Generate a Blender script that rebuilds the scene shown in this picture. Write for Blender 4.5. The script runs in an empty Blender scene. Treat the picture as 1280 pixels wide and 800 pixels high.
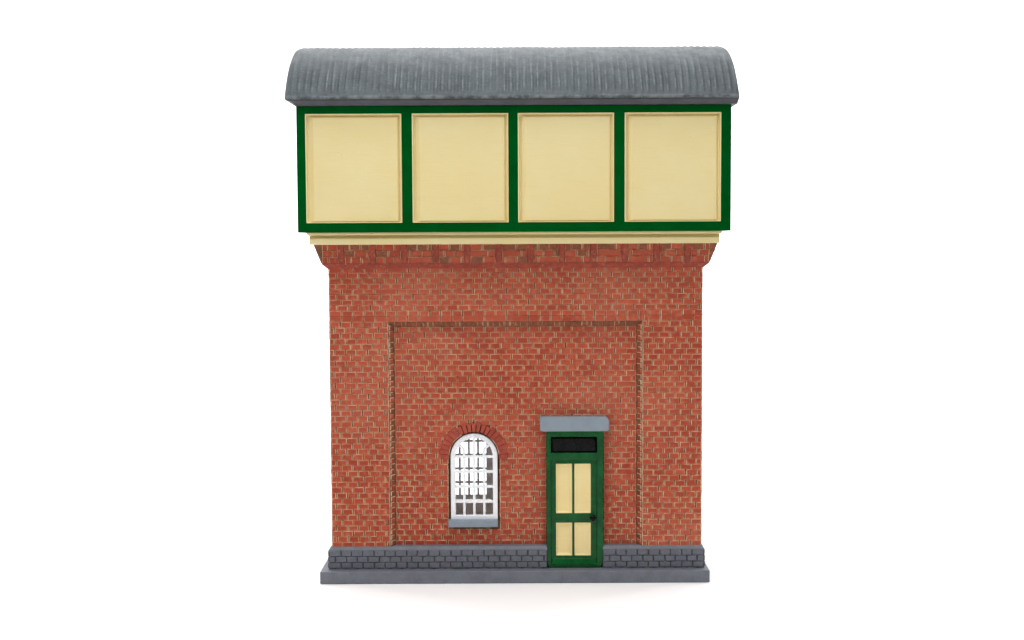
import bpy, bmesh, math, random
from mathutils import Vector, Matrix, Quaternion
random.seed(12)
sc = bpy.context.scene
C = sc.collection

# ------------------------------------------------------------------ camera
F_PX, DIST, PITCH, ROLL = 1600.0, 16.0, math.atan(0.0625), 0.0047
CAM = Vector((-0.025, -DIST, 4.30))
Fw = Vector((0, math.cos(PITCH), -math.sin(PITCH)))
R0 = Vector((1, 0, 0)); U0 = Vector((0, math.sin(PITCH), math.cos(PITCH)))
Rt = R0 * math.cos(ROLL) - U0 * math.sin(ROLL)
Up = R0 * math.sin(ROLL) + U0 * math.cos(ROLL)
cd = bpy.data.cameras.new('camera'); cam = bpy.data.objects.new('camera', cd); C.objects.link(cam)
cam.matrix_world = Matrix(((Rt.x, Up.x, -Fw.x, CAM.x), (Rt.y, Up.y, -Fw.y, CAM.y),
                           (Rt.z, Up.z, -Fw.z, CAM.z), (0, 0, 0, 1)))
cd.sensor_width = 36; cd.lens = 36 * F_PX / 1280; cd.clip_start = 0.1; cd.clip_end = 200
sc.camera = cam

def at(px, py, Y):
    """measured point of the photograph -> real point on the depth plane Y"""
    d = Fw + Rt * ((px - 640) / F_PX) + Up * ((400 - py) / F_PX)
    t = (Y - CAM.y) / d.y
    return CAM + d * t
def X(px, py, Y=0.0): return at(px, py, Y).x
def Z(py, Y=0.0, px=642.5): return at(px, py, Y).z

# ------------------------------------------------------------------ world, lamps, exposure
w = bpy.data.worlds.new('World'); sc.world = w; w.use_nodes = True
bg = w.node_tree.nodes['Background']
bg.inputs['Color'].default_value = (1, 1, 1, 1); bg.inputs['Strength'].default_value = 0.19
sc.view_settings.view_transform = 'Standard'; sc.view_settings.look = 'None'
sc.view_settings.exposure = 0.0; sc.view_settings.gamma = 1.0

def area(name, loc, target, size, power, size_y=None, col=(1, 1, 1)):
    l = bpy.data.lights.new(name, 'AREA'); l.energy = power; l.color = col
    l.shape = 'RECTANGLE'; l.size = size; l.size_y = size_y or size
    o = bpy.data.objects.new(name, l); C.objects.link(o); o.location = loc
    o.rotation_euler = (Vector(target) - Vector(loc)).to_track_quat('-Z', 'Y').to_euler()
    return o
area('key_softbox', (-6.5, -10.5, 11), (0, 0, 3.4), 4.0, 385)
area('fill_softbox', (9, -13, 5.5), (0, 0, 3.0), 5.0, 160)
area('top_softbox', (0, -3.8, 15), (0, -2.2, 0), 9.0, 1600)
area('roof_softbox', (0, 6.5, 13), (0, 0.8, 6.5), 15.0, 760, 4.0)
area('backdrop_lamp', (-9, 4.5, 8), (-4, 13, 4.5), 5.0, 1150)
area('backdrop_lamp', (9, 4.5, 8), (4, 13, 4.5), 5.0, 1150)
area('backdrop_lamp', (-19, 3, 8), (-20, 13, 4.5), 6.0, 2200)
area('backdrop_lamp', (19, 3, 8), (20, 13, 4.5), 6.0, 2200)
area('floor_lamp', (-15, 1, 12), (-15, 3, 0), 6.0, 420)
area('floor_lamp', (15, 1, 12), (15, 3, 0), 6.0, 420)

# ------------------------------------------------------------------ materials
def lin(c):
    def f(v):
        v /= 255.0
        return v / 12.92 if v <= 0.04045 else ((v + 0.055) / 1.055) ** 2.4
    return (f(c[0]), f(c[1]), f(c[2]), 1.0)

class NT:
    def __init__(s, name):
        s.m = bpy.data.materials.new(name); s.m.use_nodes = True
        s.t = s.m.node_tree; s.n = s.t.nodes
        s.b = s.n['Principled BSDF']
        s.tc = s.n.new('ShaderNodeTexCoord')
    def link(s, a, b): s.t.links.new(a, b)
    def noise(s, scale, detail=4, rough=0.55, stretch=None):
        n = s.n.new('ShaderNodeTexNoise'); n.inputs['Scale'].default_value = scale
        n.inputs['Detail'].default_value = detail; n.inputs['Roughness'].default_value = rough
        if stretch:
            mp = s.n.new('ShaderNodeMapping'); mp.inputs['Scale'].default_value = stretch
            s.link(s.tc.outputs['Object'], mp.inputs['Vector']); s.link(mp.outputs[0], n.inputs['Vector'])
        else:
            s.link(s.tc.outputs['Object'], n.inputs['Vector'])
        return n.outputs['Fac']
    def rng(s, v, a, b, lo=0.0, hi=1.0):
        r = s.n.new('ShaderNodeMapRange'); r.interpolation_type = 'SMOOTHSTEP'
        for k, x in (('From Min', a), ('From Max', b), ('To Min', lo), ('To Max', hi)):
            r.inputs[k].default_value = x
        s.link(v, r.inputs['Value']); return r.outputs['Result']
    def mix(s, fac, a, b):
        m = s.n.new('ShaderNodeMix'); m.data_type = 'RGBA'
        if isinstance(fac, float): m.inputs[0].default_value = fac
        else: s.link(fac, m.inputs[0])
        for i, c in ((6, a), (7, b)):
            if isinstance(c, tuple): m.inputs[i].default_value = c if len(c) == 4 and max(c) <= 1.0 else lin(c)
            else: s.link(c, m.inputs[i])
        return m.outputs[2]
    def math(s, op, a, b):
        m = s.n.new('ShaderNodeMath'); m.operation = op
        for i, v in ((0, a), (1, b)):
            if isinstance(v, (int, float)): m.inputs[i].default_value = v
            else: s.link(v, m.inputs[i])
        return m.outputs[0]
    def island(s):
        return s.n.new('ShaderNodeNewGeometry').outputs['Random Per Island']
    def bump(s, h, strength, dist):
        b = s.n.new('ShaderNodeBump'); b.inputs['Strength'].default_value = strength
        b.inputs['Distance'].default_value = dist
        s.link(h, b.inputs['Height']); s.link(b.outputs[0], s.b.inputs['Normal'])
    def done(s, col, rough=0.6, spec=0.4):
        if isinstance(col, tuple): s.b.inputs['Base Color'].default_value = lin(col)
        else: s.link(col, s.b.inputs['Base Color'])
        if isinstance(rough, (int, float)): s.b.inputs['Roughness'].default_value = rough
        else: s.link(rough, s.b.inputs['Roughness'])
        s.b.inputs['Specular IOR Level'].default_value = spec
        return s.m

def mat_brick(name, base, dark, pale, pale_lo, pale_hi):
    n = NT(name)
    c = n.mix(n.rng(n.island(), 0.1, 0.95), dark, base)
    c = n.mix(n.math('MULTIPLY', n.rng(n.noise(0.55, 3), 0.38, 0.68), 0.40), c, pale)
    c = n.mix(n.math('MULTIPLY', n.rng(n.noise(13, 6, 0.7), pale_lo, pale_hi), 0.75), c, pale)
    c = n.mix(n.math('MULTIPLY', n.rng(n.noise(34, 3, 0.6), 0.60, 0.72), 0.5), c, dark)
    n.bump(n.noise(55, 5, 0.65), 0.35, 0.02)
    return n.done(c, 0.75, 0.25)

def mat_mottle(name, a, b, c3=None, s1=10, s2=30, lo=0.4, hi=0.6, rough=0.7, spec=0.3, bump=0.3, bs=60, k=0.6):
    n = NT(name)
    c = n.mix(n.rng(n.noise(s1, 5, 0.6), lo, hi), a, b)
    if c3: c = n.mix(n.math('MULTIPLY', n.rng(n.noise(s2, 4, 0.6), 0.55, 0.70), k), c, c3)
    if bump: n.bump(n.noise(bs, 4, 0.6), bump, 0.015)
    return n.done(c, rough, spec)

M = {}
M['brick'] = mat_brick('brick_red', (174, 72, 46), (157, 61, 40), (198, 110, 84), 0.48, 0.72)
M['brick_worn'] = mat_brick('brick_rubbed', (189, 92, 64), (174, 78, 53), (208, 132, 106), 0.44, 0.66)
M['brick_edge'] = mat_mottle('brick_arris', (196, 106, 80), (232, 204, 166), (180, 84, 62), 7, 34, 0.34, 0.60)
M['joint'] = mat_mottle('mortar_joint', (82, 60, 42), (150, 120, 86), (52, 36, 28), 14, 30, 0.46, 0.70, k=0.7)
M['joint_lip'] = mat_mottle('mortar_lip', (204, 136, 104), (238, 216, 178), (160, 82, 60), 9, 36, 0.30, 0.50)
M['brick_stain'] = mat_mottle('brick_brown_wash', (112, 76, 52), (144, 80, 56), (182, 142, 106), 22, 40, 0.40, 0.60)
M['brick_smooth'] = mat_mottle('brick_smooth', (162, 72, 53), (140, 62, 48), (196, 132, 106), 12, 30, 0.38, 0.62, k=0.9, bump=.6)
M['arch_brick'] = mat_brick('arch_brick_red', (168, 68, 50), (146, 56, 42), (188, 104, 84), 0.48, 0.72)
M['slot'] = mat_mottle('dark_slot', (70, 36, 28), (40, 24, 20), None)
M['grey'] = mat_mottle('slate_grey_paint', (103, 106, 115), (112, 116, 124), (122, 126, 133), 6, 45, 0.35, 0.65, 0.55, 0.35, 0.35, 50)
M['grey_brick'] = mat_mottle('slate_grey_brick', (104, 106, 115), (94, 97, 106), (118, 122, 130), 8, 50, 0.3, 0.7, 0.55, 0.35, 0.35, 50)
M['grey_joint'] = mat_mottle('grey_joint', (70, 70, 77), (88, 90, 98), (150, 86, 56), 16, 7, 0.4, 0.6, k=0.9)
M['lintel'] = mat_mottle('pale_grey_paint', (133, 144, 155), (139, 150, 160), None, 8, rough=0.6, bump=0.12)
M['green'] = mat_mottle('tank_green_paint', (0, 78, 26), (0, 73, 23), None, 3, rough=0.9, spec=0.0, bump=0.05)
M['door_green'] = mat_mottle('door_green_paint', (4, 86, 36), (1, 68, 26), (8, 102, 46), 5, 40, 0.35, 0.65, 0.2, 0.24, 0.45, 24)
M['white'] = mat_mottle('white_paint', (252, 253, 255), (246, 248, 252), None, 6, rough=0.45, bump=0.1)
M['black'] = mat_mottle('black_gloss', (9, 9, 10), (15, 15, 17), None, 6, rough=0.1, spec=0.12, bump=0.02, bs=8)
M['inside'] = mat_mottle('inside_render', (250, 238, 232), (246, 233, 227), None, 8, rough=0.8, bump=0.15)
def mat_cream(name, a, b):
    n = NT(name)
    c = n.mix(n.rng(n.noise(1.2, 4), 0.3, 0.7), a, b)
    c = n.mix(n.math('MULTIPLY', n.rng(n.noise(26, 3, 0.6, (0.12, 0.12, 1.0)), 0.5, 0.75), 0.14), c, (214, 190, 130))
    c = n.mix(n.math('MULTIPLY', n.rng(n.noise(45, 2, 0.5), 0.70, 0.78), 0.5), c, (198, 176, 126))
    h = n.math('ADD', n.noise(40, 3, 0.6, (0.10, 0.10, 1.0)), n.noise(70, 3))
    n.bump(h, 0.22, 0.012)
    return n.done(c, 0.6, 0.3)
M['cream'] = mat_cream('cream_paint', (229, 213, 160), (226, 208, 150))
M['door_cream'] = mat_cream('door_cream_paint', (243, 223, 162), (238, 214, 150))
def mat_roof():
    n = NT('roof_grey_paint')
    c = n.mix(n.rng(n.noise(4, 5), 0.3, 0.7), (64, 72, 76), (76, 84, 88))
    c = n.mix(n.math('MULTIPLY', n.rng(n.noise(30, 6, 0.75), 0.50, 0.70), 0.55), c, (102, 109, 114))
    g = n.n.new('ShaderNodeNewGeometry').outputs['Pointiness']
    wear = n.math('MULTIPLY', n.rng(g, 0.505, 0.56), n.rng(n.noise(7, 5, 0.7), 0.38, 0.62))
    c = n.mix(n.math('MULTIPLY', wear, 0.8), c, (140, 146, 150))
    n.bump(n.math('ADD', n.noise(60, 6, 0.75), n.noise(30, 3, 0.6, (0.2, 1.6, 1.6))), 0.6, 0.02)
    n.b.inputs['Coat Weight'].default_value = 0.12; n.b.inputs['Coat Roughness'].default_value = 0.5
    return n.done(c, n.rng(n.noise(9, 4), 0.3, 0.7, 0.5, 0.65), 0.35)
M['roof'] = mat_roof()
M['fascia'] = mat_mottle('fascia_grey_paint', (84, 84, 91), (78, 78, 84), None, 6, rough=0.6, bump=0.15)
M['sheet'] = mat_mottle('white_seamless', (249, 249, 249), (249, 249, 249), None, 1, rough=0.8, spec=0.1, bump=0)
def mat_glass():
    m = bpy.data.materials.new('thin_glass'); m.use_nodes = True
    t = m.node_tree; t.nodes.clear()
    o = t.nodes.new('ShaderNodeOutputMaterial'); mx = t.nodes.new('ShaderNodeMixShader')
    tr = t.nodes.new('ShaderNodeBsdfTransparent'); gl = t.nodes.new('ShaderNodeBsdfGlossy')
    tr.inputs['Color'].default_value = (0.93, 0.94, 0.94, 1); gl.inputs['Roughness'].default_value = 0.05
    fr = t.nodes.new('ShaderNodeFresnel'); fr.inputs['IOR'].default_value = 1.45
    t.links.new(fr.outputs[0], mx.inputs[0]); t.links.new(tr.outputs[0], mx.inputs[1])
    t.links.new(gl.outputs[0], mx.inputs[2]); t.links.new(mx.outputs[0], o.inputs['Surface'])
    return m
M['glass'] = mat_glass()

# ------------------------------------------------------------------ mesh helpers
class MB:
    def __init__(s): s.v = []; s.f = []; s.m = []
    def face(s, pts, mi=0):
        i = len(s.v); s.v += [tuple(p) for p in pts]; s.f.append(tuple(range(i, i + len(pts)))); s.m.append(mi)
    def poly(s, verts, faces, mi=0):
        i = len(s.v); s.v += [tuple(p) for p in verts]
        for f in faces: s.f.append(tuple(i + k for k in f)); s.m.append(mi)
    def box(s, x0, x1, y0, y1, z0, z1, mi=0, top=None):
        """top=(x0,x1,y0,y1) gives a tapered box"""
        tx0, tx1, ty0, ty1 = top or (x0, x1, y0, y1)
        v = [(x0, y0, z0), (x1, y0, z0), (x1, y1, z0), (x0, y1, z0), (tx0, ty0, z1), (tx1, ty0, z1), (tx1, ty1, z1), (tx0, ty1, z1)]
        s.poly(v, [(0, 1, 5, 4), (1, 2, 6, 5), (2, 3, 7, 6), (3, 0, 4, 7), (4, 5, 6, 7), (3, 2, 1, 0)], mi)
    def build(s, name, mats, parent=None, bevel=0, seg=2, weld=False, smooth=False, angle=35):
        me = bpy.data.meshes.new(name); me.from_pydata(s.v, [], s.f)
        for m in (mats if isinstance(mats, (list, tuple)) else [mats]): me.materials.append(m)
        me.polygons.foreach_set('material_index', s.m)
        if weld:
            b = bmesh.new(); b.from_mesh(me); bmesh.ops.remove_doubles(b, verts=b.verts, dist=1e-5)
            bmesh.ops.recalc_face_normals(b, faces=b.faces); b.to_mesh(me); b.free()
        if smooth: me.polygons.foreach_set('use_smooth', [True] * len(me.polygons))
        me.update()
        o = bpy.data.objects.new(name, me); C.objects.link(o)
        if parent: o.parent = parent
        if bevel:
            bv = o.modifiers.new('bevel', 'BEVEL'); bv.width = bevel; bv.segments = seg
            bv.limit_method = 'ANGLE'; bv.angle_limit = math.radians(angle); bv.harden_normals = False
        return o

class Plane:
    """o + u*U + v*V + d*N"""
    def __init__(s, o, U, N): s.o = Vector(o); s.U = Vector(U); s.V = Vector((0, 0, 1)); s.N = Vector(N)
    def p(s, u, v, d=0.0): return s.o + s.U * u + s.V * v + s.N * d

def pad(mb, pl, u0, u1, v0, v1, h, bu, bv, mf, me, j=0.003, worn=None):
    """one brick face: raised pad with sloped arrises, optionally a rubbed border round its middle"""
    r = lambda: random.uniform(-j, j)
    bl = bv * .45
    lo = [(u0, v0), (u1, v0), (u1, v1), (u0, v1)]
    hi = [(u0 + bu, v0 + bl), (u1 - bu, v0 + bl), (u1 - bu, v1 - bv), (u0 + bu, v1 - bv)]
    hh = h + random.uniform(-0.25, 0.25) * h
    V = [pl.p(u, v, 0.0005) for u, v in lo] + [pl.p(u + r(), v + r() * 0.6, hh + r() * 0.5) for u, v in hi]
    mh, mv = me if isinstance(me, tuple) else (me, me)
    F = [((0, 1, 5, 4), mf if worn is None else worn), ((1, 2, 6, 5), mv), ((2, 3, 7, 6), mh), ((3, 0, 4, 7), mv)]
    if worn is None or u1 - u0 < .05: F.append(((4, 5, 6, 7), mf))
    else:
        w_ = lambda: random.uniform(.003, .013)
        V += [pl.p(hi[0][0] + w_(), hi[0][1] + w_(), hh), pl.p(hi[1][0] - w_(), hi[1][1] + w_(), hh),
              pl.p(hi[2][0] - w_(), hi[2][1] - w_() * .6, hh), pl.p(hi[3][0] + w_(), hi[3][1] - w_() * .6, hh)]
        F += [((8, 9, 10, 11), mf)] + [((4 + k, 4 + (k + 1) % 4, 8 + (k + 1) % 4, 8 + k), worn) for k in range(4)]
    i = len(mb.v); mb.v += [tuple(q) for q in V]
    flip = pl.U.cross(pl.V).dot(pl.N) < 0
    for f, m in F:
        mb.f.append(tuple(i + k for k in (reversed(f) if flip else f))); mb.m.append(m)

def bricks(mb, pl, v0, v1, course, pitch, spans, phase=0.0, h=0.012, gu=0.0058, gv=0.0005, bu=0.0052, bv=0.0064,
           mf=1, me=2, skip=0.01, special=None, worn=None):
    n = max(1, int(round((v1 - v0) / course))); ch = (v1 - v0) / n
    for k in range(n):
        a, b = v0 + k * ch, v0 + (k + 1) * ch
        off = phase + (pitch / 2 if k % 2 else 0) + random.uniform(-0.006, 0.006)
        for (s0, s1) in spans(a, b):
            cuts = [s0]; u = math.ceil((s0 - off) / pitch) * pitch + off
            while u < s1:
                if u - cuts[-1] > pitch * 0.28 and s1 - u > pitch * 0.22 and random.random() > skip:
                    cuts.append(u + random.uniform(-0.005, 0.005))
                u += pitch
            cuts.append(s1)
            for i in range(len(cuts) - 1):
                g0 = gu * random.uniform(0.4, 1.5); g1 = gu * random.uniform(0.4, 1.5)
                m = mf
                if special: m = special(cuts[i], cuts[i + 1], a, b, mf)
                pad(mb, pl, cuts[i] + g0, cuts[i + 1] - g1, a + gv * random.uniform(0.2, 1.6), b - gv * random.uniform(0.2, 1.6), h, bu, bv, m, me, worn=worn)

def arch_outline(xc, r, zb, zs, n=28):
    """bottom-left, up, over the arch, down to bottom-right"""
    pts = [(xc - r, zb), (xc - r, zs)]
    for i in range(1, n): a = math.pi * (1 - i / n); pts.append((xc + r * math.cos(a), zs + r * math.sin(a)))
    return pts + [(xc + r, zs), (xc + r, zb)]

def holed_panel(mb, x0, x1, z0, z1, yf, yb, hole, mi_front, mi_back, mi_rev, back=True):
    """wall slab in x/z with one arched opening; hole is an arch_outline"""
    for y, mi in ((yf, mi_front),) + (((yb, mi_back),) if back else ()):
        hx0, hx1, hz = hole[0][0], hole[-1][0], hole[0][1]
        mb.face([(x0, y, z0), (hx0, y, z0), (hx0, y, z1), (x0, y, z1)], mi)
        mb.face([(hx1, y, z0), (x1, y, z0), (x1, y, z1), (hx1, y, z1)], mi)
        mb.face([(hx0, y, z0), (hx1, y, z0), (hx1, y, hz), (hx0, y, hz)], mi)
        up = hole[1:-1]
        for a, b in zip(up[:-1], up[1:]):
            mb.face([(a[0], y, a[1]), (b[0], y, b[1]), (b[0], y, z1), (a[0], y, z1)], mi)
    loop = hole + [hole[0]]
    for a, b in zip(loop[:-1], loop[1:]):
        mb.face([(a[0], yf, a[1]), (b[0], yf, b[1]), (b[0], yb, b[1]), (a[0], yb, a[1])], mi_rev)

def tag(o, label=None, cat=None, kind=None):
    if label: o['label'] = label
    if cat: o['category'] = cat
    if kind: o['kind'] = kind
    return o

# ------------------------------------------------------------------ setting
g = MB(); g.face([(-30, -24, 0), (30, -24, 0), (30, 9, 0), (-30, 9, 0)])
tag(g.build('ground', M['sheet']), kind='structure')
b = MB(); prof = [(9, 0)] + [(9 + 4 * math.sin(a), 4 - 4 * math.cos(a)) for a in [math.pi / 2 * i / 16 for i in range(1, 17)]] + [(13, 24)]
for p, q in zip(prof[:-1], prof[1:]): b.face([(-30, p[0], p[1]), (30, p[0], p[1]), (30, q[0], q[1]), (-30, q[0], q[1])])
tag(b.build('backdrop', M['sheet'], weld=True, smooth=True), kind='structure')

# ------------------------------------------------------------------ the tower
root = bpy.data.objects.new('water_tower', None); C.objects.link(root)
DEP = 1.50                                      # depth of the brick body
tag(root, 'red brick model water tower with green and cream tank under a grey ribbed roof', 'model building')

# --- levels
yW, yR, yP, yB = 0.0, 0.09, -0.055, -0.185       # wall, recess, plinth, base slab fronts
zBase = Z(714, yB)
zPl = Z(682, 0.0)                               # plinth top where it meets the wall
zWallTop = Z(333)
xw0, xw1 = X(412.9, 500), X(877.5, 500)
dB = DEP - yB

# --- base slab
m = MB(); m.box(X(400, 722, yB), X(887.3, 722, yB), yB, dB, 0.001, zBase)
m.build('base_slab', M['grey'], root, 0.012, 3)

# --- plinth, cut away at the door
xp0, xp1 = X(411.3, 700, yP), X(880, 700, yP)
xd0, xd1 = X(684, 690, yP), X(753.5, 690, yP)
zc = Z(687.5, yP)
m = MB()
def plinth_piece(x0, x1, l, r):
    tx0 = xw0 - 0.012 if l else x0; tx1 = xw1 + 0.012 if r else x1
    m.box(x0, x1, yP, DEP - yP, zBase + .0005, zc)
    m.box(x0, x1, yP, DEP - yP, zc, zPl, 0, (tx0, tx1, yR + .003, DEP + .012))
def plinth_front(x0, x1, l, r):
    tx0 = xw0 - 0.012 if l else x0; tx1 = xw1 + 0.012 if r else x1
    m.box(x0, x1, yP, 0.30, zBase + .0005, zc)
    m.box(x0, x1, yP, 0.30, zc + .0005, zPl, 0, (tx0, tx1, yW - .018, 0.30))
plinth_front(xp0, xd0, 1, 0); plinth_front(xd1, xp1, 0, 1)
m.box(xp0, xp1, 0.302, DEP - yP, zBase + .0005, zc); m.box(xp0, xp1, 0.302, DEP - yP, zc + .0005, zPl, 0, (xw0 - .012, xw1 + .012, .302, DEP + .012))
# the part behind the recess foot closes the gap to the recessed wall
pf = Plane((0, yP, 0), (1, 0, 0), (0, -1, 0))
sp = lambda a, b_: [(xp0 + .004, xd0 - .004), (xd1 + .004, xp1 - .004)]
for i, (ya, yb_) in enumerate(((694.2, 686.6), (701.6, 694.4), (709.0, 701.8), (712.6, 709.3))):
    bricks(m, pf, Z(ya, yP), Z(yb_, yP), 1.0, 0.1385, sp, phase=0.069 * (i % 2) + .02, h=0.016, gu=0.0050, gv=0.0006, bu=0.005, bv=0.006, mf=1, me=1, skip=0.0)
for pl_, L in ((Plane((xp0, 0, 0), (0, 1, 0), (-1, 0, 0)), 1), (Plane((xp1, 0, 0), (0, 1, 0), (1, 0, 0)), 1)):
    bricks(m, pl_, zBase + .01, zc, 0.073, 0.1385, lambda a, b_: [(yP + .004, DEP - yP - .004)], h=0.014, gu=0.0075, gv=.003, mf=1, me=1)
bricks(m, Plane((0, DEP - yP, 0), (1, 0, 0), (0, 1, 0)), zBase + .01, zc, 0.073, 0.1385, lambda a, b_: [(xp0, xp1)], h=0.014, gu=0.0075, gv=.003, mf=1, me=1)
po = m.build('plinth', [M['grey'], M['grey_brick'], M['grey_joint']], root)
for p in po.data.polygons:                      # the flat front behind the bricks
    if p.area > 0.12 and abs(p.normal.z) < 0.2: p.material_index = 2

# --- brick wall with the recessed field
xr0, xr1 = X(487.5, 540), X(802, 540)           # mouth of the recess
zrt = Z(401.5)                                  # its top
sl = 0.055                                      # run of its sloping cheek
wx = X(592.6, 590, yR); wr = 0.318              # window opening
zs, zwb = Z(571, yR), Z(651, yR)                # springing, bottom
xb_w = -0.625                             # rear window centre
yIn, yIb = 0.26, DEP - 0.17                     # inner faces of front and rear wall
m = MB()
JO, BR, ED, ST, SM, IN, GY = range(7)
# flat beds
m.face([(xw0, 0, zPl - .1), (xr0, 0, zPl - .1), (xr0, 0, zWallTop), (xw0, 0, zWallTop)], JO)
m.face([(xr1, 0, zPl - .1), (xw1, 0, zPl - .1), (xw1, 0, zWallTop), (xr1, 0, zWallTop)], JO)
m.face([(xr0, 0, zrt), (xr1, 0, zrt), (xr1, 0, zWallTop), (xr0, 0, zWallTop)], JO)
# cheeks of the recess
zi = zrt - 0.07
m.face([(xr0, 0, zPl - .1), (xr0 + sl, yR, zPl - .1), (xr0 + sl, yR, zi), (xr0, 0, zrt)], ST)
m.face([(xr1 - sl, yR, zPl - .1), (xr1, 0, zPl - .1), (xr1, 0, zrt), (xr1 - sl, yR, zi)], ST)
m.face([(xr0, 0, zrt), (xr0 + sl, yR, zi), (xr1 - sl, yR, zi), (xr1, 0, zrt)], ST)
front_hole = arch_outline(wx, wr, zwb, zs)
rear_hole = arch_outline(xb_w, 0.30, zwb, zs)
holed_panel(m, xr0 + sl, xr1 - sl, zPl - .3, zi, yR, yIn, front_hole, JO, IN, ST, back=False)
reb = arch_outline(wx, .262, zwb + .04, zs); 
for q0, q1 in ((front_hole, reb),):
    for k in range(len(q0)):
        l = (k + 1) % len(q0)
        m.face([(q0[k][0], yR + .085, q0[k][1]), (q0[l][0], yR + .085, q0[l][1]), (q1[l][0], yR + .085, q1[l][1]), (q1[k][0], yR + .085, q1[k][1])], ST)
holed_panel(m, xw0, xw1, 0.02, zWallTop, DEP, yIb, rear_hole, JO, IN, IN, back=False)
for xs in (xw0, xw1): m.face([(xs, 0, zPl - .1), (xs, DEP, zPl - .1), (xs, DEP, zWallTop), (xs, 0, zWallTop)], JO)
# room behind the window
rx0, rx1, rz0, rz1 = -0.97, -0.14, zwb - 0.16, zs + 0.35
holed_panel(m, rx0, rx1, rz0, rz1, yIn, yIn + .001, front_hole, IN, IN, IN, back=False)
holed_panel(m, rx0, rx1, rz0, rz1, yIb, yIb - .001, rear_hole, IN, IN, IN, back=False)
m.face([(rx0, yIn, rz0), (rx0, yIb, rz0), (rx0, yIb, rz1), (rx0, yIn, rz1)], IN)
m.face([(rx1, yIn, rz0), (rx1, yIb, rz0), (rx1, yIb, rz1), (rx1, yIn, rz1)], IN)
m.face([(rx0, yIn, rz0), (rx1, yIn, rz0), (rx1, yIb, rz0), (rx0, yIb, rz0)], IN)
m.face([(rx0, yIn, rz1), (rx1, yIn, rz1), (rx1, yIb, rz1), (rx0, yIb, rz1)], IN)

CO, PI_ = 0.0700, 0.1375
f0 = Plane((0, 0, 0), (1, 0, 0), (0, -1, 0)); fr = Plane((0, yR, 0), (1, 0, 0), (0, -1, 0))
# pilasters and head
bricks(m, f0, zPl - .01, zrt - .0, CO, PI_, lambda a, b_: [(xw0, xr0 - .004), (xr1 + .004, xw1)], phase=.02, me=(2, 7), worn=8)
z1 = Z(394.3)
bricks(m, f0, zrt, z1, CO, PI_, lambda a, b_: [(xw0, xr0 - .02), (xr0 - .02, xr1 + .02), (xr1 + .02, xw1)], phase=.05, gu=.0040, bu=.005, me=(8, 2), worn=8, skip=.25)
bricks(m, f0, z1, zWallTop - .004, CO, PI_, lambda a, b_: [(xw0, xw1)], phase=.05, me=(2, 7), worn=8)
# recessed field, clear of arch, window and door
RO = 0.440
zdt = Z(524, yR); xl0, xl1 = X(676, 530, yR), X(761, 530, yR)
xf0, xf1 = X(683.5, 620, yR), X(754, 620, yR)
def field(a, b_):
    zm = (a + b_) / 2; L, Rr = xr0 + sl, xr1 - sl
    cut = []
    if zm < zs + RO:
        if zm > zs - .03:
            d = zm - zs; hw = math.sqrt(max(0, RO * RO - d * d)) - .035
        else: hw = wr + .004
        if zm > zwb - .085 : cut.append((wx - hw, wx + hw))
    if zm < zdt: cut.append((xl0, xl1) if zm > Z(539, yR) else (xf0, xf1))
    out = []; u = L
    for c0, c1 in cut:
        if c0 - u > .02: out.append((u, c0))
        u = c1
    out.append((u, Rr)); return out
bricks(m, fr, zPl - .012, zi, CO, PI_, field, phase=-.03, me=(2, 7), worn=8)
# cheeks carry the ends of the courses
n_c = int((zrt - zPl) / CO)
for k in range(n_c):
    a = zPl + k * CO + .006
    for sgn, xe in ((1, xr0), (-1, xr1)):
        N = Vector((sgn * yR, -sl, 0)).normalized(); U = Vector((sgn * sl, yR, 0)).normalized()
        pl = Plane((xe, 0, 0), U, N); ln = math.hypot(sl, yR)
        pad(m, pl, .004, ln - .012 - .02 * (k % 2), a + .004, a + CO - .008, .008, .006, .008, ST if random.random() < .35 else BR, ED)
# band along the head of the recess
pl = Plane((0, 0, zrt), (1, 0, 0), (0, -1, 0))
u = xr0 + .01
while u < xr1 - .08:
    l = PI_ / 2 - .008 + random.uniform(-.004, .004)
    N = Vector((0, -.07, -yR)).normalized()
    class SP(Plane): pass
    q = SP((0, 0, zrt), (1, 0, 0), N); q.V = Vector((0, yR, -.07)).normalized()
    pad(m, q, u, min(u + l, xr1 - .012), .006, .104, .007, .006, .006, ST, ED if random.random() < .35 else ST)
    u += PI_ / 2
# sides and back
for pl_ in (Plane((xw0, 0, 0), (0, 1, 0), (-1, 0, 0)), Plane((xw1, 0, 0), (0, 1, 0), (1, 0, 0))):
    bricks(m, pl_, zPl, zWallTop, CO, PI_, lambda a, b_: [(0.0, DEP)], phase=.0, h=.005)
def rear(a, b_):
    zm = (a + b_) / 2
    if zwb - .02 < zm < zs + .31:
        hw = .31 if zm < zs else math.sqrt(max(0, .31 ** 2 - (zm - zs) ** 2))
        return [(xw0, xb_w - hw), (xb_w + hw, xw1)]
    return [(xw0, xw1)]
bricks(m, Plane((0, DEP, 0), (1, 0, 0), (0, 1, 0)), zPl, zWallTop, CO, PI_, rear)
m.build('brick_wall', [M['joint'], M['brick'], M['brick_edge'], M['brick_stain'], M['brick_smooth'], M['inside'], M['grey'], M['joint_lip'], M['brick_worn']], root)

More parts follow.
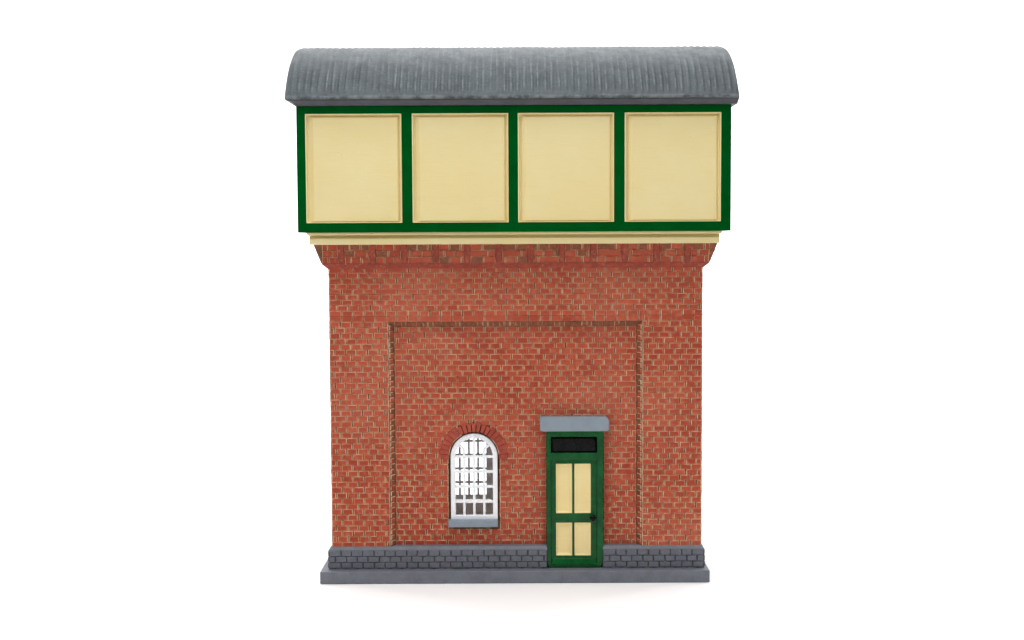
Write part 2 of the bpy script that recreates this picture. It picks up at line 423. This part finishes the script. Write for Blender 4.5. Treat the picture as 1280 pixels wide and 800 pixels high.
# --- corbel course with its brackets
m = MB()
zk0, zk1, zk2 = Z(335.5), Z(328.5, -.07), Z(304, -.18)
k1, k2 = -.085, -.15                            # fronts at mid and top
s1, s2 = .072, .165                             # side projections at mid and top
m.box(xw0, xw1, 0, DEP, zk0 - .02, zk0, SM, None)
m.box(xw0 - .004, xw1 + .004, -.004, DEP + .004, zk0, zk1 - .008, 4, (xw0 - s1, xw1 + s1, k1, DEP - k1))
m.box(xw0 - s1, xw1 + s1, k1, DEP - k1, zk1 - .008, zk1, 4)
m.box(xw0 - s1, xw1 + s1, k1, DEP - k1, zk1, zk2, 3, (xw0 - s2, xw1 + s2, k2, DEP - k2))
N = Vector((0, -(zk2 - zk1), -(k1 - k2))).normalized()
q = Plane((0, k1, zk1), (1, 0, 0), N); q.V = Vector((0, k2 - k1, zk2 - zk1)).normalized()
H = math.hypot(zk2 - zk1, k2 - k1)
brx = [X(426.8 + 39.35 * k, 317, -.1) for k in range(12)]
def cspans(a, b_):
    out = []; u = xw0 - s1 + .006
    for x in brx: out.append((u, x - .036)); u = x + .036
    out.append((u, xw1 + s1 - .004)); return out
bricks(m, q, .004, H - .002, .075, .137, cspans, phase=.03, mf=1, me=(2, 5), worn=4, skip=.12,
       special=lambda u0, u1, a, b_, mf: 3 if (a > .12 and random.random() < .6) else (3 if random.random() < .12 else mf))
for sd, xs in ((-1, xw0 - s1), (1, xw1 + s1)):
    N2 = Vector((sd * (zk2 - zk1), 0, -(s2 - s1))).normalized()
    q2 = Plane((xs, 0, zk1), (0, 1, 0), N2); q2.V = Vector((sd * (s2 - s1), 0, zk2 - zk1)).normalized()
    bricks(m, q2, .004, H - .002, .066, .125, lambda a, b_: [(k1 + .01, DEP - k1 - .01)], mf=1, me=2)
corb = m.build('corbel_course', [M['joint'], M['brick'], M['brick_edge'], M['brick_stain'], M['brick_smooth'], M['joint_lip']], root)
for x in brx:
    b = MB(); t = random.uniform(-.003, .003)
    vb = [q.p(x - .040 + t, .006, 0), q.p(x + .040 + t, .006, 0), q.p(x + .043, H - .004, 0), q.p(x - .043, H - .004, 0)]
    vt = [q.p(x - .034 + t, .012, .020), q.p(x + .034 + t, .012, .020), q.p(x + .037, H - .004, .024), q.p(x - .037, H - .004, .024)]
    b.poly(vb + vt, [(4, 5, 6, 7), (0, 1, 5, 4), (1, 2, 6, 5), (2, 3, 7, 6), (3, 0, 4, 7)])
    b.build('corbel_bracket', M['brick_smooth'], corb, .006, 2)

# --- cream cornice under the tank
yC = -.345
xc0, xc1 = X(386.5, 300, yC), X(899.5, 300, yC)
zc0, zc1, zc2, zc3 = Z(305, yC), Z(297.2, yC), Z(292.6, yC), Z(289.5, yC)
m = MB()
m.box(xc0, xc1, yC, DEP - yC, zc0, zc1)
m.box(xc0, xc1, yC, DEP - yC, zc1, zc2, 0, (xc0 - .0, xc1 + .0, yC + .045, DEP - yC - .045))
ringp = [(yC - 0.0, 0.0, zc0), (yC, 0.0, zc1), (yC + .05, -.01, zc1 + .012), (yC + .06, -.006, zc2 - .012), (yC - .012, -.028, zc2), (yC - .016, -.03, zc3)]
m = MB(); rings = []
for (y, e, z) in ringp: rings.append([(xc0 + e, y, z), (xc1 - e, y, z), (xc1 - e, DEP - y, z), (xc0 + e, DEP - y, z)])
for r0, r1 in zip(rings[:-1], rings[1:]):
    for i in range(4): k = (i + 1) % 4; m.face([r0[i], r0[k], r1[k], r1[i]])
m.face(list(reversed(rings[0]))); m.face(rings[-1])
m.build('cornice', M['cream'], root, .008, 2, weld=True, angle=25)

# --- tank: green framed box with cream panels
yT = -.40
xt0, xt1 = X(371, 210, yT), X(914, 210, yT)
zt0, zt1 = Z(289.6, yT), Z(131.8, yT)
yTb = DEP - yT
fp = Plane((0, yT, 0), (1, 0, 0), (0, -1, 0)); bp_ = Plane((0, yTb, 0), (-1, 0, 0), (0, 1, 0))
lp = Plane((xt0, 0, 0), (0, -1, 0), (-1, 0, 0)); rp = Plane((xt1, 0, 0), (0, 1, 0), (1, 0, 0))
vz0, vz1 = Z(278, yT), Z(141, yT)
fu = [(X(a, 210, yT), X(b_, 210, yT)) for a, b_ in ((381.8, 502.4), (515.0, 635.8), (647.2, 767.8), (780.6, 901.6))]
su = [(yT + .13, yT + 1.08), (yT + 1.21, yTb - .13)]
m = MB(); REC = .035
def frame_face(pl, u0, u1, holes):
    us = [u0] + [x for h in holes for x in h] + [u1]; vs = [zt0, vz0, vz1, zt1]
    for i in range(len(us) - 1):
        for j in range(3):
            if j == 1 and i % 2 == 1:
                a, b_, c, d = us[i], us[i + 1], vs[1], vs[2]
                P = [(a, c), (b_, c), (b_, d), (a, d)]
                for k in range(4):
                    p0, p1 = P[k], P[(k + 1) % 4]
                    m.face([pl.p(*p0, 0), pl.p(*p1, 0), pl.p(*p1, -REC), pl.p(*p0, -REC)])
                m.face([pl.p(*p_, -REC - .06) for p_ in P])
                for k in range(4):
                    p0, p1 = P[k], P[(k + 1) % 4]
                    m.face([pl.p(*p0, -REC), pl.p(*p1, -REC), pl.p(*p1, -REC - .06), pl.p(*p0, -REC - .06)])
                continue
            m.face([pl.p(us[i], vs[j]), pl.p(us[i + 1], vs[j]), pl.p(us[i + 1], vs[j + 1]), pl.p(us[i], vs[j + 1])])
frame_face(fp, xt0, xt1, fu)
frame_face(bp_, -xt1, -xt0, [(-b_, -a) for a, b_ in reversed(fu)])
frame_face(rp, yT, yTb, su); frame_face(lp, -yTb, -yT, [(-b_, -a) for a, b_ in reversed(su)])
for z in (zt0, zt1): m.face([(xt0, yT, z), (xt1, yT, z), (xt1, yTb, z), (xt0, yTb, z)])
tank = m.build('tank', M['green'], root, .006, 2, weld=True)
def tank_panel(pl, u0, u1):
    b = MB(); v0, v1 = vz0, vz1
    rings = []
    for d, l, r_, t, o in ((.004, .002, .002, .002, .002), (.004, .016, .016, .014, .010), (-.050, .020, .020, .018, .013),
                           (-.056, .040, .030, .026, .014), (-.030, .090, .055, .045, .020), (-.028, .100, .065, .055, .030)):
        rings.append([(u0 + l, v0 + o, d), (u1 - r_, v0 + o, d), (u1 - r_, v1 - t, d), (u0 + l, v1 - t, d)])
    rings.insert(0, [(p_[0], p_[1], -.09) for p_ in rings[0]])
    for r0, r1 in zip(rings[:-1], rings[1:]):
        for i in range(4): k = (i + 1) % 4; b.face([pl.p(*r0[i]), pl.p(*r0[k]), pl.p(*r1[k]), pl.p(*r1[i])])
    b.face([pl.p(*p_) for p_ in rings[-1]])
    b.build('tank_panel', M['cream'], tank, .004, 2, weld=True, angle=25)
for a, b_ in fu: tank_panel(fp, a, b_); tank_panel(bp_, -b_, -a)
for a, b_ in su: tank_panel(rp, a, b_); tank_panel(lp, -b_, -a)

# --- ribbed barrel roof
yE = -.51; yM = DEP / 2; HC = yM - yE            # eave, ridge, half chord
zE = Z(117.5, yE); SAG = .728
Rr = (HC * HC + SAG * SAG) / (2 * SAG); zcn = zE + SAG - Rr
xe0, xe1 = X(355.5, 118, yE), X(925, 118, yE)
aE = math.asin(HC / Rr)
prof = []                                        # (y, z, ny, nz, rib strength)
zf0, zf1 = Z(132, yE), Z(122.8, yE)
lip = [(yE + .05, zf1 - .004), (yE + .008, zf1), (yE - .008, zf1 + .016), (yE - .010, zE - .02)]
NA = 90
for i in range(NA + 1):
    a = -aE + 2 * aE * i / NA
    s = min(1, max(0, (min(i, NA - i) - 0.3) / 2.0))
    prof.append((yM + Rr * math.sin(a), zcn + Rr * math.cos(a), math.sin(a), math.cos(a), s))
full = [(y, z, -1, 0, 0) for y, z in lip] + prof + [(2 * yM - y, z, 1, 0, 0) for y, z in reversed(lip)]
PX = .0823; nper = 10; NX = int((xe1 - xe0) / PX * nper)
m = MB(); verts = []; faces = []
lump = [[random.uniform(.55, 1.25) for _ in range(12)] for _ in range(90)]
for ix in range(NX + 1):
    x = xe0 + (xe1 - xe0) * ix / NX
    e = min(x - xe0, xe1 - x); er = .055 if x < 0 else .10
    drop = er * (1 - math.sqrt(max(0, 1 - ((er - min(e, er)) / er) ** 2)))
    ph = (x - xe0) / PX; rib = math.cos(2 * math.pi * ph)
    rib = (abs(rib) ** .7) * (1 if rib > 0 else -1)
    k = int(ph) % 90
    for j, (y, z, ny, nz, s) in enumerate(full):
        tt = j / len(full) * 11; lk = lump[k][int(tt)] * (1 - tt % 1) + lump[k][int(tt) + 1] * (tt % 1)
        wob = .0028 * math.sin(x * 7.3 + j * .31) * math.sin(j * .17 + x * 2.1)
        o = s * ((.0094 - .0070 * min(1, max(0, (z - zE) / SAG)) ** 2) * rib * lk) + (wob if s > 0 else wob * .4)
        top = min(1, max(0, (z - zE) / SAG))
        verts.append((x, y + ny * (o - drop * .3), z + nz * o - drop * (.25 + .75 * top) * (1 if z > zE - .03 else .0)))
n = len(full)
for ix in range(NX):
    for j in range(n - 1):
        faces.append((ix * n + j, (ix + 1) * n + j, (ix + 1) * n + j + 1, ix * n + j + 1))
faces.append(tuple(reversed(range(n)))); faces.append(tuple(NX * n + j for j in range(n)))
faces.append((0, n - 1, NX * n + n - 1, NX * n))
m.poly(verts, faces)
roof = m.build('roof', M['roof'], root)
for p in roof.data.polygons: p.use_smooth = len(p.vertices) == 4
m = MB()
zb_, zt_f = zt1 + .004, zf1 - .006
st = [(0.0, 367.8, 922.5, .075), (.35, 366.8, 923.0, .066), (.68, 363.5, 923.6, .050), (1.0, 357.5, 924.2, .022)]
rings = []
for f, a, b_, e in st:
    z = zb_ + (zt_f - zb_) * f; xa, xb = X(a, 128, -.46), X(b_, 128, -.46)
    rings.append([(xa, yE + e, z), (xb, yE + e, z), (xb, 2 * yM - yE - e, z), (xa, 2 * yM - yE - e, z)])
m.face(rings[0][::-1]); m.face(rings[-1])
for q0, q1 in zip(rings[:-1], rings[1:]):
    for k in range(4): l = (k + 1) % 4; m.face([q0[k], q0[l], q1[l], q1[k]])
m.build('fascia', M['fascia'], roof, .008, 3, weld=True)

# --- window arch of radial bricks
m = MB()
r0, r1 = .325, .44
def ring_pt(a, r, y): return (wx + r * math.cos(a), y, zs + r * math.sin(a))
NS = 40; A0, A1 = math.radians(-3), math.radians(183)
for i in range(NS):
    a, b_ = A0 + (A1 - A0) * i / NS, A0 + (A1 - A0) * (i + 1) / NS; am = (a + b_) / 2
    m.face([ring_pt(a, r0 - .01, yR - .006), ring_pt(a, r1, yR - .006), ring_pt(b_, r1, yR - .006), ring_pt(b_, r0 - .01, yR - .006)], 0 if math.radians(48) < am < math.radians(118) else 3)
    m.face([ring_pt(a, r0 - .01, yR - .006), ring_pt(b_, r0 - .01, yR - .006), ring_pt(b_, r0 - .01, yR + .04), ring_pt(a, r0 - .01, yR + .04)], 2)
    m.face([ring_pt(a, r1, yR - .006), ring_pt(b_, r1, yR - .006), ring_pt(b_, r1, yR + .02), ring_pt(a, r1, yR + .02)], 2)
NV = 21
for i in range(NV):
    a, b_ = A0 + (A1 - A0) * i / NV, A0 + (A1 - A0) * (i + 1) / NV
    top = math.sin((a + b_) / 2)
    ga = .004 + .011 * max(0, top) ** 4; g0 = ga * random.uniform(.7, 1.2); g1 = ga * random.uniform(.7, 1.2)
    ri = r0 - .006 + random.uniform(-.004, .006); ro = r1 + random.uniform(-.014, .018)
    hh = yR - .022 - random.uniform(0, .006)
    lo = [ring_pt(a + g0 * .6, ri, yR - .004), ring_pt(a + g0 * .6, ro, yR - .004), ring_pt(b_ - g1 * .6, ro, yR - .004), ring_pt(b_ - g1 * .6, ri, yR - .004)]
    hi = [ring_pt(a + g0 * 1.7, ri + .008, hh), ring_pt(a + g0 * 1.4, ro - .008, hh), ring_pt(b_ - g1 * 1.4, ro - .008, hh), ring_pt(b_ - g1 * 1.7, ri + .008, hh)]
    m.poly(lo + hi, [(4, 5, 6, 7), (0, 1, 5, 4), (1, 2, 6, 5), (2, 3, 7, 6), (3, 0, 4, 7)], 1)
m.build('window_arch', [M['slot'], M['arch_brick'], M['brick_stain'], M['brick_edge']], root)

# --- arched windows, front and rear
def window(xc, r, zb, zsp, yf, name='window', sill=True, out=-1, hb=.015, fw=.060):
    """yf = outer face, out = direction the face looks to"""
    d = .055 * -out; m = MB()
    O = arch_outline(xc, r, zb, zsp, 32); I = arch_outline(xc, r - fw, zb + fw * .95, zsp, 32)
    n = len(O)
    for k in range(n):
        l = (k + 1) % n
        a, b_, c, e = O[k], O[l], I[l], I[k]
        m.face([(a[0], yf, a[1]), (b_[0], yf, b_[1]), (c[0], yf, c[1]), (e[0], yf, e[1])])
        m.face([(a[0], yf + d, a[1]), (b_[0], yf + d, b_[1]), (c[0], yf + d, c[1]), (e[0], yf + d, e[1])])
        m.face([(a[0], yf, a[1]), (b_[0], yf, b_[1]), (b_[0], yf + d, b_[1]), (a[0], yf + d, a[1])])
        m.face([(c[0], yf, c[1]), (e[0], yf, e[1]), (e[0], yf + d, e[1]), (c[0], yf + d, c[1])])
    fo = m.build(name, M['white'], root, .006, 2, weld=True, angle=50)
    m = MB(); ir = r - fw + .004; y0, y1 = sorted((yf - out * .010, yf - out * .046))
    step = (2 * (r - fw) + 2 * hb) / 4; bot = zb + fw * .95
    rows = [zsp - .002 - i * (zsp - bot + hb) / 4 for i in range(4)]
    xs = [xc - step, xc, xc + step]
    dz = .10
    for i, x in enumerate(xs):
        top = zsp + (ir if i == 1 else dz)
        zz = [bot - .006] + [v for rr in sorted(rows) for v in (rr - hb, rr + hb)] + [top]
        for k in range(0, len(zz), 2): m.box(x - hb, x + hb, y0 + .001, y1 - .001, zz[k], zz[k + 1])
    for z in rows: m.box(xc - r + fw - .004, xc + r - fw + .004, y0, y1, z - hb, z + hb)
    for s in (-1, 1):                            # raking bars of the fanlight
        p0 = Vector((xc + s * step, zsp + dz - .012)); dr = Vector((s * .72, .70)).normalized()
        t = 0
        while (p0 + dr * t - Vector((xc, zsp))).length < ir + .003 and t < .4: t += .002
        p1 = p0 + dr * t; nn = Vector((-dr.y, dr.x)) * hb
        q_ = [p0 - nn, p1 - nn, p1 + nn, p0 + nn]
        v = [(c.x, y0 + .002, c.y) for c in q_] + [(c.x, y1 - .002, c.y) for c in q_]
        m.poly(v, [(0, 1, 2, 3), (7, 6, 5, 4), (0, 4, 5, 1), (1, 5, 6, 2), (2, 6, 7, 3), (3, 7, 4, 0)])
    m.build('glazing_bars', M['white'], fo)
    m = MB(); yg = yf - out * .050
    m.face([(p_[0], yg, p_[1]) for p_ in arch_outline(xc, r - fw * .6, zb + fw * .6, zsp, 32)])
    m.build('pane', M['glass'], fo)
    return fo
wf = window(wx, .298, zwb + .012, zs, yR + .015)
window(xb_w, .306, zwb + .012, zs, DEP - .05, out=1, hb=.0145, fw=.068)
m = MB(); m.box(X(560.4, 654, .02), X(622.4, 654, .02), .012, yIn - .01, Z(659, .012), Z(650.6, .012))
m.build('sill', M['lintel'], wf, .008, 2)

# --- lintel over the door
m = MB(); yl = -.055
lx0, lx1, lz0, lz1 = X(675.2, 531, yl), X(761.4, 531, yl), Z(539.8, yl), Z(522, yl)
def rrect(x0, x1, z0, z1, rs, n=7):
    pts = []
    for (cx, cz, sx, sz, r, a0) in ((x0, z0, 1, 1, rs[0], 180), (x1, z0, -1, 1, rs[1], 270), (x1, z1, -1, -1, rs[2], 0), (x0, z1, 1, -1, rs[3], 90)):
        for i in range(n):
            a = math.radians(a0 + 90 * i / (n - 1)); pts.append((cx + sx * r + r * math.cos(a), cz + sz * r + r * math.sin(a)))
    return pts
def slab(m, pts, y0, y1, ins=.006, mi=0):
    cx = sum(p_[0] for p_ in pts) / len(pts); cz = sum(p_[1] for p_ in pts) / len(pts)
    def shrink(p_): return (p_[0] + (ins if p_[0] < cx else -ins), p_[1] + (ins if p_[1] < cz else -ins))
    n = len(pts); a = [(p_[0], y1, p_[1]) for p_ in pts]; b_ = [(p_[0], y0 + ins, p_[1]) for p_ in pts]
    c = [(shrink(p_)[0], y0, shrink(p_)[1]) for p_ in pts]
    for r0_, r1_ in ((a, b_), (b_, c)):
        for i in range(n): k = (i + 1) % n; m.face([r0_[i], r0_[k], r1_[k], r1_[i]], mi)
    m.face(c, mi)
slab(m, rrect(lx0, lx1, lz0, lz1, (.035, .03, .055, .012)), yl, yR - .005, .008)
m.build('lintel', M['lintel'], root, weld=True)

# --- door in its frame
yD = -.035                                       # front of the frame
def DX(px): return X(px, 625, yD)
def DZ(py): return Z(py, yD, 718)
m = MB()
def ring(m, outer, inner, y0, y1, mi=0):
    """flat ring between two outlines of equal length, with outer and inner walls"""
    n = len(outer)
    for i in range(n):
        k = (i + 1) % n; a, b_, c, d = outer[i], outer[k], inner[k], inner[i]
        m.face([(a[0], y0, a[1]), (b_[0], y0, b_[1]), (c[0], y0, c[1]), (d[0], y0, d[1])], mi)
        m.face([(a[0], y1, a[1]), (b_[0], y1, b_[1]), (b_[0], y0, b_[1]), (a[0], y0, a[1])], mi)
        m.face([(d[0], y0, d[1]), (c[0], y0, c[1]), (c[0], y1, c[1]), (d[0], y1, d[1])], mi)
# wavy outline where the paint laps over the brick courses
zD0, zD1 = zBase + .002, DZ(538.5)
x0, x1 = DX(684), DX(753.3)
def side(x, s):
    out = []; n = 46
    for i in range(n + 1):
        z = zD0 + (zD1 - zD0) * i / n
        c = .019 * abs(math.sin((z - zD0) / .07 * math.pi)) ** .5 - .004
        lo = .028 * max(0, 1 - (z - zD0) / .14) ** 1.5
        out.append((x + s * (c - lo - .004), z))
    return out
outer = side(x0, -1)[::-1] + side(x1, 1)          # down the left, up the right
ix0, ix1 = DX(688.6), DX(746.6)
zf_0, zf_1 = DZ(566.3), DZ(546)                   # fanlight
zl_0, zl_1 = DZ(704), DZ(575.6)                   # leaf opening
n = len(outer) // 2
zr = [zD0 + .03 + (DZ(544) - zD0 - .03) * i / (n - 1) for i in range(n)]
inner = [(ix0 - .012, z) for z in reversed(zr)] + [(ix1 + .012, z) for z in zr]
ring(m, outer, inner, yD, yR - .004)
# rails between: head, transom, and the backing
m.face([(ix0 - .012, yD, zf_1), (ix1 + .012, yD, zf_1), (ix1 + .012, yD, DZ(544)), (ix0 - .012, yD, DZ(544))])
def hole(m, x0_, x1_, z0, z1, X0, X1, Z0, Z1, y0, y1, sl_):
    O = [(X0, Z0), (X1, Z0), (X1, Z1), (X0, Z1)]; I = [(x0_, z0), (x1_, z0), (x1_, z1), (x0_, z1)]
    J = [(x0_ + sl_, z0 + sl_), (x1_ - sl_, z0 + sl_), (x1_ - sl_, z1 - sl_), (x0_ + sl_, z1 - sl_)]
    for i in range(4):
        k = (i + 1) % 4
        m.face([(O[i][0], y0, O[i][1]), (O[k][0], y0, O[k][1]), (I[k][0], y0, I[k][1]), (I[i][0], y0, I[i][1])])
        m.face([(I[i][0], y0, I[i][1]), (I[k][0], y0, I[k][1]), (J[k][0], y1, J[k][1]), (J[i][0], y1, J[i][1])])
zt_ = DZ(571)
hole(m, ix0, ix1, zf_0, zf_1, ix0 - .012, ix1 + .012, zt_, zf_1, yD, yD + .05, .006)
hole(m, ix0, ix1, zl_0, zl_1, ix0 - .012, ix1 + .012, zD0 + .03, zt_, yD, yD + .045, .012)
dfr = m.build('door_frame', M['door_green'], root, .010, 3, weld=True, angle=30)
# fanlight pane
m = MB(); slab(m, rrect(DX(688.2), DX(746.9), DZ(566.8), DZ(545.6), (.02, .02, .05, .02)), yD + .012, yD + .06, .03)
fl = m.build('fanlight_pane', M['black'], dfr, weld=True, smooth=False)
# leaf with four sunk panels
yLf = yD + .030
lx = [DX(688.9), DX(695.2), DX(715.2), DX(718.2), DX(738.6), DX(746.4)]
lz = [DZ(703.2), DZ(695), DZ(654), DZ(642), DZ(580.2), DZ(576)]
m = MB()
for i in range(5):
    for j in range(5):
        if i in (1, 3) and j in (1, 3): continue
        m.face([(lx[i], yLf, lz[j]), (lx[i + 1], yLf, lz[j]), (lx[i + 1], yLf, lz[j + 1]), (lx[i], yLf, lz[j + 1])])
for i in (1, 3):
    for j in (1, 3):
        P = [(lx[i], lz[j]), (lx[i + 1], lz[j]), (lx[i + 1], lz[j + 1]), (lx[i], lz[j + 1])]
        for k in range(4):
            a, b_ = P[k], P[(k + 1) % 4]
            m.face([(a[0], yLf, a[1]), (b_[0], yLf, b_[1]), (b_[0], yLf + .03, b_[1]), (a[0], yLf + .03, a[1])])
door = m.build('door', M['door_green'], root, .004, 2, weld=True)
# weathered toe of the door: a sloping board down to the step
m = MB(); m.box(ix0 + .006, ix1 - .006, yD - .014, yLf + .004, DZ(705.5), DZ(698.2), 0, (ix0 + .03, ix1 - .03, yLf - .012, yLf + .004))
m.build('weatherboard', M['door_green'], door, .008, 3)
for i in (1, 3):
    for j in (1, 3):
        b = MB(); a0, a1, c0, c1 = lx[i], lx[i + 1], lz[j], lz[j + 1]
        dp = [(0, .001), (.012, .001), (.032, .024), (.055, .028)] if i == 1 else [(0, .001), (.016, .004), (.03, .012), (.05, .013)]
        rings = []
        for off, d in dp:
            l, r_ = (off * .7, off * 1.15) if i == 1 else (off, off * .6)
            rings.append([(a0 + l, yLf + d, c0 + off * .7), (a1 - r_, yLf + d, c0 + off * .7), (a1 - r_, yLf + d, c1 - off * .9), (a0 + l, yLf + d, c1 - off * .9)])
        for q0, q1 in zip(rings[:-1], rings[1:]):
            for k in range(4): l = (k + 1) % 4; b.face([q0[k], q0[l], q1[l], q1[k]])
        b.face(rings[-1])
        b.build('door_panel', M['door_cream'], door, .006, 3, weld=True, angle=15)
# knob: a lathe on the lock rail
m = MB(); kx, kz = DX(741), DZ(647)
pr = [(.020, 0), (.020, .012), (.012, .018), (.014, .03), (.033, .042), (.040, .06), (.036, .078), (.020, .09), (.0, .094)]
ns = 20; vs = []; fs = []
for r_, d in pr:
    for i in range(ns): a = 2 * math.pi * i / ns; vs.append((kx + r_ * math.cos(a), yLf - d, kz + r_ * math.sin(a)))
for j in range(len(pr) - 1):
    for i in range(ns): k = (i + 1) % ns; fs.append((j * ns + i, j * ns + k, (j + 1) * ns + k, (j + 1) * ns + i))
m.poly(vs, fs); m.build('doorknob', M['black'], door, weld=True, smooth=True)
